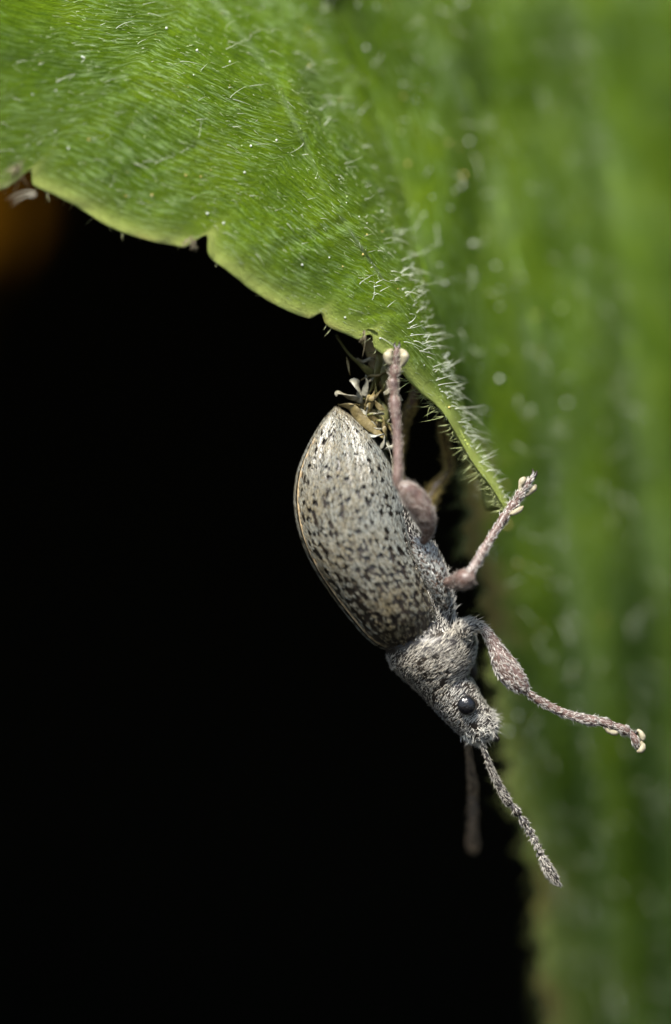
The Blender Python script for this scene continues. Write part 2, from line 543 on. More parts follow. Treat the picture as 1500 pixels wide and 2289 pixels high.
def far_uv(w, u):
    sh = np.broadcast(w, u).shape
    w = np.broadcast_to(w, sh).ravel(); u = np.broadcast_to(u, sh).ravel()
    l = far_left(w)
    xr = 1950.0
    px = l[:, 0] + (xr - l[:, 0]) * u
    ragged = np.clip((w - .45) * 30, 0, 1) * np.exp(-u / .03)
    px = px + ragged * (7 * np.sin(l[:, 1] * .045) + 6 * np.sin(l[:, 1] * .11 + 1))
    py = l[:, 1] + (px - l[:, 0]) * -.06 * np.clip(1 - w, 0, 1)
    q = np.maximum(px - l[:, 0], 0)
    fb = far_base(px, py)
    d = fb + (l[:, 2] - far_base(l[:, 0], l[:, 1])) * np.exp(-q / 45) * np.clip((.45 - w) / .12, 0, 1)
    up = np.clip((.46 - w) * 7, 0, 1)
    d += up * (.12 * np.exp(-((q - 24) / 30) ** 2) * (1 - np.exp(-q / 6)))        # valley behind the fold
    d += -.12 * np.exp(-q / 60) * (1 - up) * np.clip(q / 20, 0, 1)
    for i, vn in enumerate(VEINS):
        vx = np.interp(py, vn[:, 1], vn[:, 0])
        z = (px - vx)
        d += (.16, .22, .08)[i] * np.exp(-(z / 40) ** 2) - (.28, .3, .12)[i] * np.exp(-((z - 90) / 70) ** 2) - .2 * np.exp(-((z + 90) / 70) ** 2)
    pp = np.stack([px / PX, np.zeros_like(px), py / PX], -1)
    d += (.22 * vnoise(pp * np.array([1, 1, .3]) + .37, .7, 21) + .10 * vnoise(pp * np.array([1, 1, .4]) + .61, 1.5, 22)) * np.clip(q / 120, 0, 1)
    return px.reshape(sh), py.reshape(sh), d.reshape(sh)
def far_f(w, u):
    return P(*far_uv(w, u))

def vein_mask(px, py):
    out = np.zeros_like(px)
    for i, vn in enumerate(VEINS):
        vx = np.interp(py, vn[:, 1], vn[:, 0])
        out = np.maximum(out, (.42, .30, .12)[i] * np.exp(-((px - vx) / (34, 55, 20)[i]) ** 2))
    return out

def green_leaf():
    t = thing('green_leaf', 'hairy bright green leaf with pale notched edge that the weevil hangs from', 'leaf')
    nv, nu = 620, 110
    v = np.linspace(0, 1, nv) ** .93
    u = np.linspace(0, 1, nu) ** 1.25
    V, U = np.meshgrid(v, u, indexing='ij')
    px, py, d = near_uv(V, U)
    A = P(px, py, d)
    uc = np.interp(V, [0, .22, .32, .42, .52, .65, 1], [.75, .72, .66, .55, .50, .45, .4])
    uv1 = np.stack([V * 12, U * np.linalg.norm(A[:, -1] - A[:, 0], axis=-1)[:, None] * .8], -1)
    edge = np.linalg.norm(np.stack([px - px[:, :1], py - py[:, :1]], -1), axis=-1)
    rim1 = .95 * np.exp(-(edge / 25) ** 2) + .22 * np.exp(-(edge / 60) ** 2)
    vein1 = .8 * np.exp(-((U - uc - .014) / .012) ** 2) * np.clip((.75 - V) * 5, 0, 1) * np.clip(.5 + vnoise(A, 2.2, 41), 0, 1)
    dry1 = np.clip(vnoise(A, 3.0, 31) - .25, 0, 1) * np.exp(-(edge / 12) ** 2) * .6
    # the far part
    nw, nx = 420, 110
    w = np.linspace(0, 1, nw)
    x = np.linspace(0, 1, nx) ** 1.5
    W, X = np.meshgrid(w, x, indexing='ij')
    px2, py2, d2 = far_uv(W, X)
    B = P(px2, py2, d2)
    uv2 = np.stack([W * 20 + 30, (px2 - np.interp(py2, VEINS[0][:, 1], VEINS[0][:, 0])) / PX + 9], -1)
    q2 = px2 - px2[:, :1]
    free = np.clip((W - .45) * 25, 0, 1)
    rim2 = free * (np.interp(py2, [900, 1500, 2100], [.55, .6, .8]) * np.exp(-(q2 / np.interp(py2, [900, 1500, 2100], [35, 45, 75])) ** 2) + .3 * np.exp(-(q2 / 22) ** 2))
    vein2 = vein_mask(px2, py2) * (.2 + .8 * np.clip(.5 + 1.1 * vnoise(B, 1.2, 42), 0, 1))
    dry2 = free * np.clip(vnoise(B * np.array([1, .3, 1]), 1.1, 33) * 1.8 - .05, 0, 1) * np.exp(-(q2 / 40) ** 2) * .9
    o1 = len(A.reshape(-1, 3))
    verts = np.vstack([A.reshape(-1, 3), B.reshape(-1, 3)])
    f1 = grid_faces(nv, nu)
    f2 = grid_faces(nw, nx) + o1
    faces = np.vstack([f1[:, ::-1], f2[:, ::-1]])
    o = mesh_obj('blade', verts, faces, M_LEAF, t, True, None, np.vstack([uv1.reshape(-1, 2), uv2.reshape(-1, 2)]),
                 dict(rim=np.concatenate([rim1.ravel(), rim2.ravel()]), vein=np.concatenate([vein1.ravel(), vein2.ravel()]),
                      dry=np.concatenate([dry1.ravel(), dry2.ravel()])))
    s = o.modifiers.new('thickness', 'SOLIDIFY')
    s.thickness = .09; s.offset = -1
    # rolled underside strip by the tip of the near lobe
    m = catmull(MAR, 90, np.linspace(.80, 1, 90))
    k = np.linspace(0, 1, 9)
    wid = np.interp(np.linspace(0, 1, 90), [0, .45, .8, 1], [3, 14, 34, 8])
    sx = m[:, :1] - wid[:, None] * k[None] * .8
    sy = m[:, 1:2] + wid[:, None] * k[None] * .62
    sd = m[:, 2:] + .10 + .45 * k[None] ** 1.4 * np.ones_like(sx)
    S = P(sx, sy, sd)
    S = S + (vnoise(S, 4, 3) * .03)[..., None]
    mat = simple('leaf_underside', (.14, .17, .03), (.30, .32, .09), .5, 5, .6, .03)
    u_ = mesh_obj('rolled_margin', S.reshape(-1, 3), grid_faces(90, 9), mat, t)
    s = u_.modifiers.new('thickness', 'SOLIDIFY'); s.thickness = .05
    # raised veins of the far part
    for i, vn in enumerate(VEINS[:2]):
        c = catmull(vn, 60)
        c = c[(c[:, 1] > -120)]
        l = np.interp(c[:, 1], GRO[:, 1], GRO[:, 0])
        ww = np.interp(c[:, 1], far_left(np.linspace(0, 1, 400))[:, 1], np.linspace(0, 1, 400))
        lx = far_left(ww)
        uu = (c[:, 0] - lx[:, 0]) / (1950 - lx[:, 0])
        p_, y_, d_ = far_uv(ww, uu)
        Tube(np.stack([p_, y_, d_ + .08, np.linspace(11, 5, len(c)), np.linspace(11, 5, len(c))], -1), 70).mesh('vein', M_VEIN, t, 10, .03, 3)
    # hairs --------------------------------------------------------
    sets = []
    def leaf_hairs(f, n, s0, s1, t0, t1, length, radius, keep, lean, curl, colr, segs=4):
        s_, t_, p, a, b, nn = scatter(f, n, s0, s1, t0, t1, keep, 5)
        sgn = np.sign(-(nn[:, 1:2]) + 1e-9); nn = nn * sgn
        k_ = len(p)
        d_ = nn + lean[0] * a + lean[1] * b + rng.normal(0, .35, (k_, 3))
        bd = rng.normal(0, curl, (k_, 3)) + a * curl * .8
        L = length * rng.uniform(.5, 1.35, k_)
        c_ = np.asarray(colr)[None] * rng.uniform(.7, 1.1, (k_, 1))
        sets.append((p - nn * .01, d_, bd, L, radius * rng.uniform(.7, 1.2, k_), c_, segs))
    pale = (.62, .66, .52)
    # short hairs lying along the near surface
    leaf_hairs(near_f, 2600, .1, .92, .05, .9, .08, .0048, None, (2.6, .1), .35, (.50, .60, .34), 3)
    leaf_hairs(near_f, 170, .1, .8, .1, .9, .18, .0055, None, (.6, .5), .6, pale)
    # upright curly hairs on the crest of the near lobe
    leaf_hairs(near_f, 240, .52, .99, .35, .85, .16, .0075, lambda s_, t_: rng.uniform(0, 1, len(s_)) < np.clip((s_ - .45) * 3, .1, 1), (.1, .9), .55, (.72, .75, .62))
    leaf_hairs(near_f, 45, .30, .6, .7, 1.0, .18, .008, None, (.1, .9), .5, (.65, .70, .55))
    # far part: many, blurred
    leaf_hairs(far_f, 420, 0, 1, .01, .45, .26, .010, None, (.2, -.6), .55, (.60, .66, .48))
    leaf_hairs(far_f, 560, 0, 1, .01, .50, .26, .011, lambda s_, t_: vein_mask(*far_uv(s_, t_)[:2]) > rng.uniform(.1, .8, len(s_)), (.2, -.5), .5, (.66, .70, .56))
    # fringe under the near lobe
    nf = 150
    vv = .66 + .34 * rng.uniform(0, 1, nf) ** .8; p = near_f(vv, np.full(nf, .002))
    dirn = np.stack([rng.normal(-.9, .35, nf), rng.normal(-.1, .5, nf), rng.normal(-.55, .45, nf)], -1)
    sets.append((p + [0, .06, 0], dirn, rng.normal(0, .5, (nf, 3)) + [0, 0, .25], rng.uniform(.06, .26, nf), rng.uniform(.005, .008, nf),
                 np.array([.42, .47, .2]) * rng.uniform(.5, 1.2, (nf, 1)), 4))
    nf = 28
    vv = rng.uniform(.12, .66, nf); p = near_f(vv, np.full(nf, .002))
    dirn = np.stack([rng.normal(-.4, .4, nf), rng.normal(0, .4, nf), rng.normal(-.8, .3, nf)], -1)
    sets.append((p + [0, .05, 0], dirn, rng.normal(0, .5, (nf, 3)), rng.uniform(.06, .16, nf), rng.uniform(.006, .009, nf), np.array([.4, .42, .22]), 4))
    # fringe of the far margin
    ww = rng.uniform(.452, 1, 900)[:420]; p = far_f(ww, np.full(420, .001))
    dirn = np.stack([rng.normal(-1, .3, 420), rng.normal(0, .5, 420), rng.normal(-.1, .4, 420)], -1)
    sets.append((p, dirn, rng.normal(0, .35, (420, 3)), rng.uniform(.1, .3, 420), rng.uniform(.006, .010, 420),
                 np.array([.36, .40, .12]) * rng.uniform(.5, 1.2, (420, 1)), 4))
    hairs('leaf_hair', sets, M_HAIR, t)
    # tufts of withered threads in two notches of the margin
    for (nx_, ny_, dd, n, L) in ((36, 372, -1.55, 16, .32), (428, 536, -1.05, 14, .16), (812, 742, -.45, 12, .2)):
        p = P(nx_ + rng.normal(0, 6, n), ny_ + rng.normal(0, 5, n), dd + rng.normal(0, .05, n))
        dirn = np.stack([rng.normal(0, .45, n), rng.normal(0, .4, n), rng.normal(-1, .25, n)], -1)
        hairs('thread_tuft', [(p, dirn, rng.normal(0, .6, (n, 3)), L * rng.uniform(.5, 1.2, n), .014, np.array([.20, .17, .10]) * rng.uniform(.5, 1.5, (n, 1)), 6)], M_HAIR, t)
    hairs('curled_thread', [(P([78, 80, 74], [432, 436, 440], [-1.6] * 3), np.array([(-.8, -.2, .35), (-.9, -.1, .2), (-.9, 0, .25)]),
                             np.array([(-.3, 0, -.75), (-.2, .1, -.8), (-.1, .1, -.6)]), np.array([.36, .33, .28]), .013, np.array([.45, .42, .32]), 7)], M_HAIR, t)
    # gland dots
    s_, t_, p, a, b, nn = scatter(near_f, 170, .1, .95, .08, 1.0, None, 5)
    p2_ = scatter(far_f, 130, .1, .8, .02, .3, lambda s_, t_: rng.uniform(0, 1, len(s_)) < np.exp(-t_ * 6), 6)
    p, nn = np.vstack([p, p2_[2]]), np.vstack([nn, p2_[5]])
    nn = nn * np.sign(-nn[:, 1:2])
    ico = np.array([(0, 0, 1), (.89, 0, .45), (.28, .85, .45), (-.72, .53, .45), (-.72, -.53, .45), (.28, -.85, .45),
                    (.72, .53, -.45), (-.28, .85, -.45), (-.89, 0, -.45), (-.28, -.85, -.45), (.72, -.53, -.45), (0, 0, -1)])
    it = np.array([(0, 1, 2), (0, 2, 3), (0, 3, 4), (0, 4, 5), (0, 5, 1), (1, 6, 2), (2, 7, 3), (3, 8, 4), (4, 9, 5), (5, 10, 1),
                   (2, 6, 7), (3, 7, 8), (4, 8, 9), (5, 9, 10), (1, 10, 6), (11, 7, 6), (11, 8, 7), (11, 9, 8), (11, 10, 9), (11, 6, 10)])
    r = .005 + .016 * rng.uniform(0, 1, len(p)) ** 2.2
    r[-len(p2_[2]):] *= 1.8
    vv = (p + nn * .01)[:, None] + ico[None] * r[:, None, None]
    ff = (it[None] + (np.arange(len(p)) * 12)[:, None, None]).reshape(-1, 3)
    pick = rng.uniform(0, 1, len(p))[:, None]
    c_ = np.where(pick < .6, [[.72, .76, .66]], np.where(pick < .9, [[.62, .50, .16]], [[.5, .62, .25]]))
    g = mesh_obj('gland_dots', vv.reshape(-1, 3), ff, M_HAIR, t, True, np.repeat(c_, 12, 0))
    g['kind'] = 'stuff'
    return t
M_VEIN = simple('leaf_vein', (.08, .14, .004), (.12, .19, .015), .5, 3, .5, .05)
green_leaf()

# ------------------------------------------------------------------ dried plant debris behind the tail of the beetle
def debris():
    t = thing('dried_plant_debris', 'clump of withered brown plant shreds and pale flakes caught under the leaf edge', 'plant debris')
    def ribbon(name, ctrl, mat, seed):
        n = 26
        c = catmull(ctrl, n)
        T = Tube(c, n)
        T.rb = T.ra * .2
        tw = np.linspace(0, 2.2, n) + seed
        N, B = T.N.copy(), T.B.copy()
        T.N = N * np.cos(tw)[:, None] + B * np.sin(tw)[:, None]
        T.B = -N * np.sin(tw)[:, None] + B * np.cos(tw)[:, None]
        return T.mesh(name, mat, t, 10, .02, 9, seed)
    olive = simple('dry_olive', (.055, .055, .012), (.15, .14, .04), .5, 5, .6, .03)
    ribbon('shred', [(752, 748, .3, 4), (775, 785, .25, 7), (805, 815, .2, 9), (835, 838, .2, 10), (862, 868, .3, 7)], olive, 1)
    ribbon('shred', [(796, 748, .3, 8), (826, 775, .2, 18), (850, 815, .2, 24), (866, 860, .25, 20), (872, 915, .35, 10)], M_DRY, 2)
    ribbon('shred', [(842, 770, .3, 8), (858, 800, .1, 14), (862, 840, .1, 14), (868, 880, .2, 8)], olive, 5)
    ribbon('shred', [(852, 790, .1, 8), (850, 830, .1, 16), (835, 862, .15, 18), (810, 892, .1, 11)], olive, 3)
    ribbon('shred', [(872, 862, .2, 6), (845, 880, .1, 14), (822, 905, .1, 19), (808, 940, .2, 10)], M_DRY, 4)
    ribbon('shred', [(756, 905, .05, 5), (785, 912, -.05, 11), (810, 938, -.1, 13), (838, 962, -.1, 9), (858, 978, -.1, 4)], M_DRY, 5)
    ribbon('shred', [(842, 895, .2, 7), (856, 925, .1, 14), (860, 960, .1, 13), (866, 1012, .2, 4)], olive, 6)
    ribbon('shred', [(800, 892, .1, 6), (818, 915, .1, 13), (838, 935, .1, 13), (852, 955, .1, 6)], M_DRY, 1.5)
    ribbon('shred', [(864, 985, 0, 3), (872, 1010, -.1, 6), (878, 1040, -.1, 5), (884, 1070, -.1, 2)], M_DRYPALE, 7)
    ribbon('husk', [(750, 884, -.05, 4), (758, 878, -.08, 9), (778, 886, -.08, 11), (800, 893, 0, 5)], M_DRYPALE, .4)
    ribbon('husk', [(788, 846, 0, 6), (796, 858, -.05, 15), (804, 880, 0, 17), (802, 900, .05, 9)], M_DRYPALE, .3)
    ribbon('husk', [(818, 838, .05, 4), (820, 858, 0, 10), (812, 885, .05, 8)], M_DRYPALE, .8)
    ribbon('husk', [(858, 880, -.1, 4), (874, 874, -.2, 10), (892, 884, -.2, 9), (900, 896, -.2, 4)], M_DRYPALE, .2)
    for i, (x, y, rr, mt) in enumerate([(842, 972, 15, M_FLAKE), (856, 986, 14, M_DRYPALE), (832, 952, 12, M_DRYPALE), (822, 965, 9, M_DRY), (862, 962, 11, M_DRY),
                                       (842, 925, 12, M_DRYPALE), (822, 900, 12, M_DRY), (848, 905, 11, M_DRY), (868, 1000, 9, M_DRYPALE), (856, 942, 11, M_DRY), (792, 905, 9, M_DRY),
                                       (830, 885, 12, M_DRY), (812, 925, 10, M_DRYPALE)]):
        an = i * 1.9
        cx, sx_ = math.cos(an) * rr * 1.5, math.sin(an) * rr * 1.5
        ribbon('flake', [(x - cx, y - sx_, -.06, 1.5), (x - cx * .5, y - sx_ * .2, -.10 + .01 * (i % 4), rr * .55), (x + cx * .2, y + sx_ * .5, -.08, rr * .65),
                         (x + cx, y + sx_, -.04, 2)], mt, i * .7)
    dr = np.random.default_rng(5)
    for i in range(16):                                   # thin withered fibres
        x, y = dr.uniform(775, 875), dr.uniform(790, 985)
        a_ = dr.uniform(0, 6.28); L_ = dr.uniform(18, 40)
        dx, dy = math.cos(a_) * L_, math.sin(a_) * L_
        Tube([(x - dx, y - dy, dr.uniform(0, .25), 1), (x - dx * .3, y - dy * .2 + dr.uniform(-8, 8), dr.uniform(-.1, .15), 3), (x + dx * .4, y + dy * .3 + dr.uniform(-8, 8), dr.uniform(-.1, .15), 2.5),
              (x + dx, y + dy, dr.uniform(0, .25), .6)], 18).mesh('fibre', (olive, M_DRY, M_DRYPALE)[i % 3], t, 7, .01, 12, i)
debris()

# ------------------------------------------------------------------ the weevil
W = thing('weevil', 'grey scaled weevil with dark speckles climbing head down from the leaf edge', 'weevil')

EL_L = [(753, 914), (722, 950), (692, 1003), (670, 1060), (664, 1125), (676, 1195), (704, 1262), (748, 1330), (796, 1392), (832, 1430), (868, 1448), (906, 1453)]
EL_R = [(753, 914), (806, 953), (848, 1008), (876, 1062), (893, 1120), (908, 1182), (926, 1238), (952, 1286), (972, 1335), (980, 1378), (962, 1424), (906, 1453)]
EL_W = [(0.02,), (.34,), (.60,), (.78,), (.89,), (.95,), (.98,), (.96,), (.90,), (.78,), (.52,), (.02,)]
TH0 = .31        # where the suture runs: a little on this side of the dorsal outline

def elytra_f(s, th):
    s = np.asarray(s, float)
    l = catmull(EL_L, 0, s.ravel()).reshape(s.shape + (2,))
    r = catmull(EL_R, 0, s.ravel()).reshape(s.shape + (2,))
    w = np.maximum(catmull(EL_W, 0, s.ravel()).reshape(s.shape), .01)
    c = (l + r) / 2; h = (r - l) / 2
    ct, st = np.cos(th), np.sin(th)
    ce = np.sign(ct) * np.abs(ct) ** .92
    se = np.sign(st) * np.abs(st) ** .85
    p2 = c - h * ce[..., None]
    d = .12 - w * se
    # suture groove and shallow rows of striae
    g = np.exp(-((th - TH0) / .035) ** 2) * .02 * np.minimum(1, w * 2)
    d = d + g
    strr = .010 * np.cos((th - TH0) * 11.5 * 2) * np.clip(w, 0, 1)
    d = d + strr * se
    return P(p2[..., 0], p2[..., 1], d)

def make_elytron(t0, t1, name):
    ns, nt_ = 110, 80
    s = np.linspace(0, 1, ns)
    s = .5 - .5 * np.cos(np.pi * s) * (.6 + .4 * np.abs(np.cos(np.pi * s)))
    S, Tt = np.meshgrid(s, np.linspace(t0, t1, nt_), indexing='ij')
    v = elytra_f(S, Tt)
    o = mesh_obj(name, v.reshape(-1, 3), grid_faces(ns, nt_), M_CUTICLE, W)
    sm = o.modifiers.new('thickness', 'SOLIDIFY'); sm.thickness = .03; sm.offset = -1 if t1 < t0 else 1
    return o
near_el = make_elytron(TH0 + .012, math.pi + .10, 'elytron')
far_el = make_elytron(TH0 - .012, -math.pi - .10, 'elytron')

# scales of the near wing case: dense, lying towards the tail, parted by dark punctures
def elytra_scales(t0, t1, n, parent, seed):
    s, th, p, a, b, nn = scatter(elytra_f, n, .012, .985, t0, t1, None, 4)
    nn = nn * np.sign((nn * (p - P(830, 1190, .1))).sum(1, keepdims=True))
    # rows of round punctures left bare, closer and darker near the shoulders
    base = np.clip((s - .28) / .55, 0, 1)
    keep = np.ones(len(s), bool)
    for (rows, step, seed2, pa, pb, rw, rl) in ((13, .125, 1, .34, .85, .24, .042), (19, .105, 2, .12, .62, .27, .033), (29, .10, 3, .10, .60, .35, .030)):
        x = (th - TH0) / (math.pi / rows) + .18 * vnoise(np.stack([s * 9, th, s * 0], -1), 1.0, seed2)
        ri = np.floor(x).astype(np.int64)
        hr = ((ri * 7919 + seed2 * 104729) % 997) / 997.0
        y = (s * 4.3 - .035) / step + hr
        yi = np.floor(y).astype(np.int64)
        h = (ri * 73856093) ^ (yi * 19349663) ^ (seed2 * 83492791)
        h = (h ^ (h >> 11)) * 1274126177
        h = h ^ (h >> 15)
        h1, h2, h3 = (h & 255) / 255.0, ((h >> 8) & 255) / 255.0, ((h >> 16) & 255) / 255.0
        fx = (x - ri - .5 - (h2 - .5) * .4) / (rw * (1 + .3 * base))
        fy = (y - yi - .5 - (h3 - .5) * .5) * step / (rl * (.7 + .9 * h2) * (1 + .25 * base))
        keep &= ~((fx * fx + fy * fy < 1) & (h1 < pa + (pb - pa) * base))
    big = base
    s, th, p, a, b, nn, big = s[keep], th[keep], p[keep], a[keep], b[keep], nn[keep], big[keep]
    k = len(s)
    tail = -a
    tail = nrm(tail + b * (.22 * vnoise(p, 2.2, 5)[:, None] + rng.normal(0, .2, (k, 1))))
    side = nrm(np.cross(tail, nn))
    # tan and silvery scales mixed in soft patches
    mixv = np.clip(.5 + .55 * vnoise(p, 1.5, 8) + .3 * vnoise(p, 4, 9) - .35 * base_of(s) + rng.normal(0, .22, k), 0, 1)[:, None]
    tan, silver, brown = np.array([.140, .115, .066]), np.array([.180, .190, .172]), np.array([.045, .034, .02])
    c = tan * (1 - mixv) + silver * mixv
    dk = (rng.uniform(0, 1, (k, 1)) < .10 + .14 * base_of(s)[:, None])
    c = np.where(dk, brown, c) * rng.uniform(.45, 1.45, (k, 1))
    return flakes('scale_cover', p, tail, side, nn, rng.uniform(.06, .095, k), rng.uniform(.016, .026, k), rng.uniform(.004, .014, k), c, M_SCALE, parent, .034)
def base_of(s):
    return np.clip((s - .35) / .6, 0, 1)
elytra_scales(TH0 + .10, math.pi + .08, 27000, near_el, 50)
elytra_scales(-1.2, TH0 - .05, 8000, far_el, 60)

# tan rim where the two wing cases meet
sr = np.linspace(.0, .93, 60)
q = elytra_f(sr, np.full(60, TH0))
def rim_tube(name, pts, rad, mat, parent):
    tb = Tube([(0, 0, 0, 1), (1, 1, 0, 1)], len(pts))
    tb.c = pts; tb.T = nrm(np.gradient(pts, axis=0))
    N = nrm(np.cross(tb.T, np.array([0, -1.0, 0]))); tb.N = N; tb.B = nrm(np.cross(N, tb.T))
    tb.ra = np.broadcast_to(np.asarray(rad, float), (len(pts),)).copy(); tb.rb = tb.ra
    return tb.mesh(name, mat, parent, 8)
rim_tube('sutural_rim', q + np.array([-.01, -.015, 0]), np.interp(sr, [0, .05, .8, .93], [.010, .022, .018, .005]), M_SUTURE, near_el)
q = elytra_f(np.linspace(.01, .93, 70), np.full(70, math.pi - .03))
rim_tube('outer_rim', q, np.interp(np.linspace(0, 1, 70), [0, .1, .9, 1], [.006, .02, .02, .006]), M_CUTICLE, near_el)

# trunk: abdomen, breast, collar and head as one continuous skin
BODY = [((768, 945), (800, 962), .10), ((748, 1020), (864, 1024), .34), ((732, 1120), (903, 1116), .44), ((752, 1230), (936, 1196), .50),
        ((806, 1318), (992, 1262), .56), ((858, 1392), (1012, 1326), .56), ((884, 1430), (1014, 1372), .54), ((862, 1458), (1046, 1396), .66),
        ((872, 1486), (1064, 1420), .72), ((896, 1518), (1062, 1456), .68), ((925, 1542), (1050, 1492), .58), ((948, 1558), (1046, 1518), .50),
        ((962, 1570), (1064, 1532), .49), ((984, 1594), (1078, 1560), .47), ((1008, 1618), (1094, 1586), .42), ((1030, 1636), (1112, 1610), .37),
        ((1046, 1648), (1117, 1634), .33), ((1066, 1655), (1108, 1650), .22), ((1084, 1656), (1092, 1655), .02)]
ctrl = []
for (l, r, w) in BODY:
    ctrl.append(((l[0] + r[0]) / 2, (l[1] + r[1]) / 2, .12, math.hypot(r[0] - l[0], r[1] - l[1]) / 2, w * PX))
body = Tube(ctrl, 150)
trunk = body.mesh('body', M_CUTICLE, W, 48, .012, 9)

def tube_hairs(name, tube, n, s0, s1, length, radius, lift, flow, colr, parent, keep=None, curl=.3, jit=.25, segs=3, t0=0, t1=2 * np.pi):
    """Short bristles on a swept part; flow = (along, around)."""
    s, t, p, a, b, nn = scatter(tube.at, n, s0, s1, t0, t1, keep, 4)
    cen = tube.at(s, t) * 0 + np.stack([np.interp(s * (tube.n - 1), np.arange(tube.n), tube.c[:, j]) for j in range(3)], -1)
    nn = nn * np.sign((nn * (p - cen)).sum(1, keepdims=True))
    k = len(p)
    d = flow[0] * a + flow[1] * b + lift * nn + rng.normal(0, jit, (k, 3))
    bd = rng.normal(0, curl, (k, 3)) - nn * lift * .35
    L = length * rng.uniform(.6, 1.3, k)
    c = np.asarray(colr)[None] * rng.uniform(.55, 1.2, (k, 1))
    return (p, d, bd, L, radius * rng.uniform(.7, 1.2, k), c, segs)

def s_of(i):
    return i / (len(BODY) - 1)
def front(s, t):
    return np.ones(len(s), bool)
sets = [tube_hairs('', body, 4200, s_of(7.05), s_of(11.2), .085, .0052, .07, (-.35, 1.0), (.70, .65, .55), None, None, .14, .10),
        tube_hairs('', body, 3000, s_of(11.2), s_of(17.6), .075, .0052, .07, (-.15, 1.0), (.70, .67, .60), None,
                   lambda s, t: np.linalg.norm(body.at(s, t)[:, [0, 2]] - P(1043, 1576, 0)[[0, 2]], axis=1) > .14, .14, .10),
        tube_hairs('', body, 300, s_of(14.5), s_of(17.5), .12, .006, .8, (.8, 0), (.8, .78, .7), None, None, .3, .3),
        tube_hairs('', body, 3200, s_of(1.5), s_of(7.0), .09, .008, .25, (-.8, .3), (.66, .63, .56), None, lambda s, t: np.cos(t) < .3, .35, .25)]
# the hairs at the sides run the other way round on the far half: mirror the flow
hairs('body_hair', sets, M_HAIR, trunk)

# a pale scaled plate on the breast beside the wing case
for nm, pts_ in (('breast_plate', [(926, 1208, -.25, 6, 14), (944, 1226, -.28, 24, 34), (958, 1258, -.30, 28, 40), (974, 1296, -.30, 25, 40), (988, 1336, -.28, 17, 30), (998, 1362, -.25, 5, 10)]),):
    bp = Tube(pts_, 40)
    pl = bp.mesh(nm, M_CUTICLE, W, 18, .01, 10)
    s, t, p, a, b, nn = scatter(bp.at, 2600, .02, .98, 0, 2 * np.pi, None, 4)
    nn = nn * np.sign(-nn[:, 1:2]); k = len(p)
    c = np.where(rng.uniform(0, 1, (k, 1)) < .25, [[.16, .10, .07]], [[.46, .46, .42]]) * rng.uniform(.6, 1.2, (k, 1))
    flakes('scale_cover', p, nrm(-a + rng.normal(0, .3, (k, 3))), nrm(np.cross(a, nn)), nn, .07, .026, .015, c, M_SCALE, pl)

# eyes
def eye(px, py, d, r, name='eye'):
    T = []
    for k in np.linspace(-1, 1, 15):
        rr = math.sqrt(max(1 - k * k, .0005))
        T.append((px + r * k * .55, py + r * k * .84, d, r * rr * .92, r * rr * .62))
    return Tube(T, 30).mesh(name, M_EYE, W, 26)
eye(1043, 1577, -.36, 22)
eye(1040, 1572, .57, 20)

# jaws at the tip of the snout
for (x, y, d) in ((1108, 1646, -.03), (1106, 1650, .22)):
    Tube([(x - 10, y - 6, d, 7), (x, y, d, 6), (x + 6, y + 6, d + .02, 4), (x + 4, y + 11, d + .05, .5)], 14).mesh('jaw', M_CUTICLE, W, 10)

# ---- limbs
def segment(name, ctrl, mat, parent, nt=16, n=40, hair=None, rough=.006):
    slim = .84 if name in ('shin', 'scape', 'link', 'club', 'foot_joint') else .93
    tb = Tube([(*c[:3], c[3] * slim) for c in ctrl], n)
    o = tb.mesh(name, mat, parent, nt, rough, 12, 3)
    if hair:
        nh, L, r, lift, flow, c = hair
        hairs('bristles', [tube_hairs('', tb, nh, .02, .98, L, r, lift, flow, c, None)], M_HAIR, o)
    return tb, o

def foot(parent, segs, pads, claws, hair_c):
    """Jointed foot: knuckles, pale pads and two claws, all part of the leg."""
    tr = part_empty('foot', parent)
    for c in segs:
        segment('foot_joint', c, M_BROWN, tr, 12, 18, (110, .06, .0056, .35, (1, 0), hair_c))
    for c in pads:
        tb = Tube(c, 18)
        po = tb.mesh('foot_pad', M_PAD, tr, 14, .008, 25, 4)
    for c in claws:
        Tube(c, 14).mesh('claw', M_CUTICLE, tr, 8)
    return tr

silver = (.74, .70, .64)
